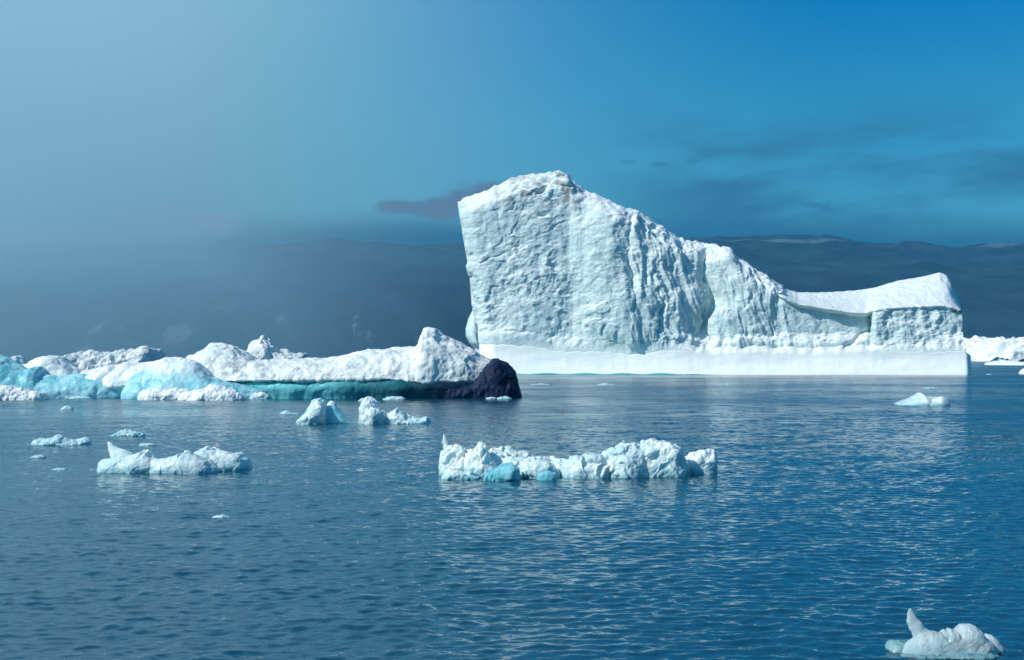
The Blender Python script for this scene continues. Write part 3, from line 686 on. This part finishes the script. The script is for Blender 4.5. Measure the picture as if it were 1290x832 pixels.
# --- brash along the left bergs
shape('ice_floe', 'flat white floe with a ribbed front hugging the turquoise undercut', 'ice floe', M['cleansnow'], [
    L([(175, 500), (182, 491), (196, 489), (215, 490), (235, 491), (250, 496), (256, 501)], wy=504, T=5, amp=.3, freq=.5, bil=.06, fac=.13, ffreq=.7, rid=.06, rfreq=.6, res=2, under=.5),
    L([(226, 501), (236, 493), (250, 491), (262, 487), (270, 486), (284, 488), (296, 492), (306, 498), (310, 502)], wy=505, T=5, amp=.35, freq=.5, bil=.06, fac=.13, ffreq=.7, rid=.06, rfreq=.6, res=2, under=.5, seed=2)])
shape('ice_floe', 'heap of white brash ice at the left edge below the turquoise ridge', 'ice floe', M['cleansnow'], [
    L([(-30, 500), (-10, 488), (0, 487), (8, 488), (20, 490), (32, 491), (44, 494), (52, 497), (60, 501)], wy=504.5, T=5, amp=.4, freq=.6, bil=.06, fac=.13, ffreq=.7, rid=.06, rfreq=.6, res=2, under=.5, seed=4)])
BR = [  # profile, waterline, label
    ([(303, 501), (310, 496), (322, 495), (332, 494), (338, 497), (341, 501)], 503, 'low white floe at the right tip of the ribbed floe'),
    ([(87, 501), (94, 499.5), (104, 499), (112, 500), (116, 501.5)], 502.5, 'thin white sliver against the foot of the turquoise ridge'),
    ([(76, 516), (80, 513), (84, 511.5), (90, 513), (93, 516)], 516.5, 'single small white lump on open water below the turquoise ridge'),
    ([(352, 521), (358, 518), (362, 517.5), (368, 520), (378, 521)], 522, 'thin floe left of the leaning white chunk'),
    ([(451, 505), (456, 502), (464, 502), (470, 504)], 506, 'small white crumb behind the two-humped chunk'),
    ([(482, 502.5), (488, 501), (496, 499.5), (504, 500), (511, 502)], 504, 'white sliver under the middle of the teal undercut'),
    ([(612, 501.5), (618, 500), (625, 501)], 503, 'left of the two white crumbs under the shaded ice end'),
    ([(626, 501.5), (632, 499.5), (640, 500), (645, 502)], 503.5, 'right of the two white crumbs under the shaded ice end'),
    ([(40, 559), (46, 553), (58, 552), (68, 552), (76, 549), (84, 552), (98, 554), (106, 553), (114, 556)], 561.5, 'oblong flat floe with one hump near the left edge'),
    ([(137, 549), (146, 546), (153, 542), (160, 541), (168, 544), (176, 543.5), (183, 547)], 550, 'small crested floe on the water above the finned floe'),
    ([(175, 561), (180, 558.5), (190, 558), (197, 561)], 562, 'little white floe just above the fin of the finned floe'),
    ([(38, 576), (44, 574), (52, 573), (58, 576)], 577, 'faint ice crumb below the oblong flat floe'),
    ([(66, 591.5), (72, 590), (80, 590), (84, 591.5)], 592.5, 'thin ice crumb left of the finned floe'),
    ([(267, 652), (274, 649.5), (282, 648.5), (290, 652)], 653, 'lone flat ice crumb in the open water below the finned floe'),
    ([(1162, 489.5), (1168, 488), (1176, 488.3), (1182, 489.5)], 490, 'white ice speck right of the pyramid under the berg corner'),
    ([(668, 484.5), (680, 483.3), (694, 484.5)], 485, 'dim flat ice sliver on the water at the left foot of the tall iceberg'),
    ([(752, 484.8), (760, 483.5), (768, 484), (776, 485)], 485.5, 'dim flat ice sliver below the bright buttress of the tall iceberg'),
    ([(905, 484), (915, 483), (925, 484.2)], 484.6, 'dim flat ice sliver below the dark gully of the tall iceberg'),
    ([(556, 557), (559, 554), (563, 557)], 558, 'tiny crumb behind the ragged floe spike'),
    ([(1242, 472), (1246, 471), (1250, 472)], 472.4, 'tiny white speck near the floe at the right edge'),
]
for i, (pf, w, lab) in enumerate(BR):
    mb = MB(); Yq = depth(w); sz = (pf[-1][0] - pf[0][0]) / F * Yq
    loft(mb, pf, wy=w, T=max(.25, min(sz * .6, 4)), p=.85, q=.9, amp=.035 * sz, freq=3.0 / sz, bil=.03 * sz, bfreq=4.0 / sz, res=2.0, under=.05 * sz, seed=i + 1)
    xm = (pf[0][0] + pf[-1][0]) / 2
    o = mb.build('ice_fragment', M['floe'], origin=(WX(xm, Yq), Yq + .3, 0))
    tag(o, lab, 'ice fragment', 'small ice fragments drifting on the water')

# ================================================================== air
def build_haze():
    mb = MB()
    x, y0, y1, z0, z1 = 7000, -600, 8600, -14, 640
    me = bpy.data.meshes.new('haze')
    v = [(sx * x, yy, zz) for zz in (z0, z1) for yy in (y0, y1) for sx in (-1, 1)]
    me.from_pydata(v, [], [(0, 2, 3, 1), (4, 5, 7, 6), (0, 1, 5, 4), (2, 6, 7, 3), (0, 4, 6, 2), (1, 3, 7, 5)])
    m, nt = newmat('sea_haze'); N = NT(nt)
    out = N.n('ShaderNodeOutputMaterial'); vol = N.n('ShaderNodeVolumePrincipled')
    vol.inputs['Density'].default_value = HAZE_D
    vol.inputs['Color'].default_value = HAZE_C
    vol.inputs['Anisotropy'].default_value = .35
    nt.links.new(vol.outputs[0], out.inputs['Volume'])
    me.materials.append(m)
    o = bpy.data.objects.new('haze', me); COL.objects.link(o); tag(o, kind='stuff')
HAZE_D = .7e-4; HAZE_C = c4(.08, .62, 1.0)
build_haze()

def build_added_fog():
    """made up to whiten the left side: a bank of fog lying off to the left, thickening away from its thin right-hand edge"""
    n = 110; d = 2300 * np.linspace(0, 1, n) ** 1.7
    half = 1550 * (d / 1000) ** 2.0 * np.exp(-d / 3800) * 1.3
    yc = 2700 + 100 * d / 1000
    yf, yb = np.maximum(yc - half, 750), np.minimum(yc + half, 6400)
    x = 160 - d
    a = np.linspace(0, 1, 12)
    top = 1250
    V = np.zeros((n, 28, 3)); V[..., 0] = x[:, None]
    prof = [(0, -8)] + [(0, top * k) for k in np.linspace(.1, .75, 8)] + [(.02, top * .85), (.08, top * .93), (.2, top * .98), (.35, top), (.5, top)]
    prof = prof + [(1 - p, z) for p, z in prof[::-1]]
    for k, (p, z) in enumerate(prof):
        V[:, k, 1] = yf + (yb - yf) * p; V[:, k, 2] = z
    m_, nt = newmat('added_fog'); N = NT(nt)
    out = N.n('ShaderNodeOutputMaterial'); vol = N.n('ShaderNodeVolumePrincipled')
    vol.inputs['Density'].default_value = ADDED_FOG_D; vol.inputs['Color'].default_value = c4(.80, 1.0, 1.0); vol.inputs['Anisotropy'].default_value = 0
    nt.links.new(vol.outputs[0], out.inputs['Volume'])
    mb = MB(); mb.grid(V, wrap=True, cap=True, flip=True)
    o = mb.build('added_fog_bank', m_); tag(o, kind='stuff')
ADDED_FOG_D = 6.2e-4  # density of the added volume that lays a pale veil over the left
build_added_fog()

# ================================================================== sky, sun, camera
SUN_DIR = np.array([-.68, -.32, .66]); SUN_DIR /= np.linalg.norm(SUN_DIR)
elev = math.asin(SUN_DIR[2]); az = math.atan2(SUN_DIR[0], SUN_DIR[1])   # azimuth from +Y towards +X
sun = bpy.data.lights.new('sun', 'SUN'); sun.energy = 4.2; sun.angle = R(.53); sun.color = (1, .97, .93)
so = bpy.data.objects.new('sun', sun); COL.objects.link(so)
from mathutils import Vector
so.rotation_euler = Vector(SUN_DIR).to_track_quat('Z', 'Y').to_euler(); so.location = (-40, -30, 60)

W = bpy.data.worlds.new('World'); S.world = W; W.use_nodes = True
nt = W.node_tree; nt.nodes.clear(); N = NT(nt)
out = N.n('ShaderNodeOutputWorld'); bg = N.n('ShaderNodeBackground'); nt.links.new(bg.outputs[0], out.inputs[0])
sky = N.n('ShaderNodeTexSky', sky_type='NISHITA'); sky.sun_disc = False
sky.sun_elevation = elev; sky.sun_rotation = az; sky.altitude = 0; sky.air_density = 1.0; sky.dust_density = .6; sky.ozone_density = 2.0
tc = N.n('ShaderNodeTexCoord').outputs['Generated']
d = sep(N, tc)
yy = N.math('MAXIMUM', d[1], .05)
A = N.math('DIVIDE', d[0], yy); E = N.math('DIVIDE', d[2], yy)
fwd = N.ramp(d[1], .1, .35)
el = d[2]
col = sky.outputs[0]
tint = N.n('ShaderNodeValToRGB'); N.set(tint.inputs[0], el)
cr = tint.color_ramp
TINT = [(0.0, (.20, .60, .74)), (.08, (.20, .62, .78)), (.16, (.14, .72, .92)), (.25, (.0, .60, 1.0)), (.42, (.36, 1.05, 1.45)), (1.0, (.46, .86, 1.0))]
while len(cr.elements) < len(TINT): cr.elements.new(.5)
for e, (p, c) in zip(cr.elements, TINT): e.position = p; e.color = c4(*c)
col = N.mix(1.0, col, tint.outputs[0], 'MULTIPLY')
SKYV = 10.0   # the background strength is a tenth
def sc(r, g, b): return c4(r * SKYV, g * SKYV, b * SKYV)
glow = N.math('MULTIPLY', N.math('MULTIPLY', N.ramp(A, .25, -.50), fwd), N.ramp(d[2], 1.0, .42))
col = N.mix(N.math('MULTIPLY', glow, .85), col, sc(.28, .68, .84))
# cloud bank lying on the hills, stray clouds
st = N.n('ShaderNodeCombineXYZ'); N.set(st.inputs[0], A); N.set(st.inputs[1], N.math('MULTIPLY', E, 3.0))
cv = st.outputs[0]
n1 = N.noise(cv, 3.2, 5, .55); n2 = N.noise(cv, 26.0, 6, .6)
n5 = N.noise(cv, 95.0, 6, .6); st3 = N.n('ShaderNodeCombineXYZ'); N.set(st3.inputs[0], A); N.set(st3.inputs[1], N.math('MULTIPLY', E, 1.25)); n6 = N.noise(st3.outputs[0], 48.0, 7, .62)
def blob(px, py, sx, sy, lo=.1, hi=.7, k=.9, nz=None):
    a0, e0 = (px - CX) / F, (HY - py) / F
    dx = N.math('DIVIDE', N.math('SUBTRACT', A, a0), sx / F); dy = N.math('DIVIDE', N.math('SUBTRACT', E, e0), sy / F)
    r2 = N.math('ADD', N.math('MULTIPLY', dx, dx), N.math('MULTIPLY', dy, dy))
    g = N.math('MULTIPLY', N.math('SUBTRACT', 1.0, r2), 1.7)
    g = N.math('ADD', g, N.math('MULTIPLY', N.math('SUBTRACT', nz or n2, .5), 4.0))
    return N.math('MULTIPLY', N.math('MULTIPLY', N.ramp(g, lo, hi), fwd), k)
eb = N.math('ADD', E, N.math('MULTIPLY', N.math('SUBTRACT', n1, .5), .035))
band = N.math('MULTIPLY', N.math('MULTIPLY', N.ramp(eb, .106, .080), fwd), N.ramp(A, .30, .08, .85, 1.0))
col = N.mix(N.math('MULTIPLY', band, .92), col, sc(.012, .07, .14))
st2 = N.n('ShaderNodeCombineXYZ'); N.set(st2.inputs[0], N.math('SUBTRACT', A, N.math('MULTIPLY', E, 1.2))); N.set(st2.inputs[1], N.math('MULTIPLY', E, 3.6))
n4 = N.noise(st2.outputs[0], 4.5, 6, .55)
veil = N.math('MULTIPLY', N.math('MULTIPLY', N.ramp(n4, .38, .58), N.ramp(E, .20, .13)), N.ramp(A, .02, .16))
col = N.mix(N.math('MULTIPLY', veil, .85), col, sc(.035, .15, .27))
for b in ((215, 280, 110, 24, .0, 1.3, .7), (120, 292, 90, 16, .0, 1.3, .5), (20, 300, 80, 26, 0, 1.5, .5)):
    col = N.mix(blob(*b), col, sc(.50, .46, .48))
for b in ((556, 263, 62, 17, .0, 1.5, 1), (604, 246, 48, 24, .0, 1.5, 1), (500, 262, 40, 11, .0, 1.5, 1)):
    col = N.mix(blob(*b, n6), col, sc(.13, .19, .29))
for b in ((790, 204, 16, 4, .4, 1.8, .4), (830, 207, 20, 5, .4, 1.8, .45), (872, 205, 12, 6, .4, 1.8, .35), (950, 263, 20, 6, .4, 1.8, .45), (1036, 259, 26, 8, .4, 1.8, .5)):
    col = N.mix(blob(*b, n5), col, sc(.03, .13, .24))
N.set(bg.inputs[0], col); bg.inputs[1].default_value = .10

cam = bpy.data.cameras.new('camera'); cam.sensor_width = 36; cam.lens = 36 * F / 1290; cam.shift_y = (HY - 416) / 1290
cam.clip_start = .5; cam.clip_end = 30000
co = bpy.data.objects.new('camera', cam); COL.objects.link(co); co.location = (0, 0, CAMH); co.rotation_euler = (R(90), 0, 0)
S.camera = co
S.view_settings.view_transform = 'Standard'; S.view_settings.look = 'None'; S.view_settings.exposure = 0; S.view_settings.gamma = 1
S.view_settings.use_curve_mapping = False
S.cycles.use_denoising = True
S.cycles.max_bounces = 6; S.cycles.volume_bounces = 4
S.render.film_transparent = False
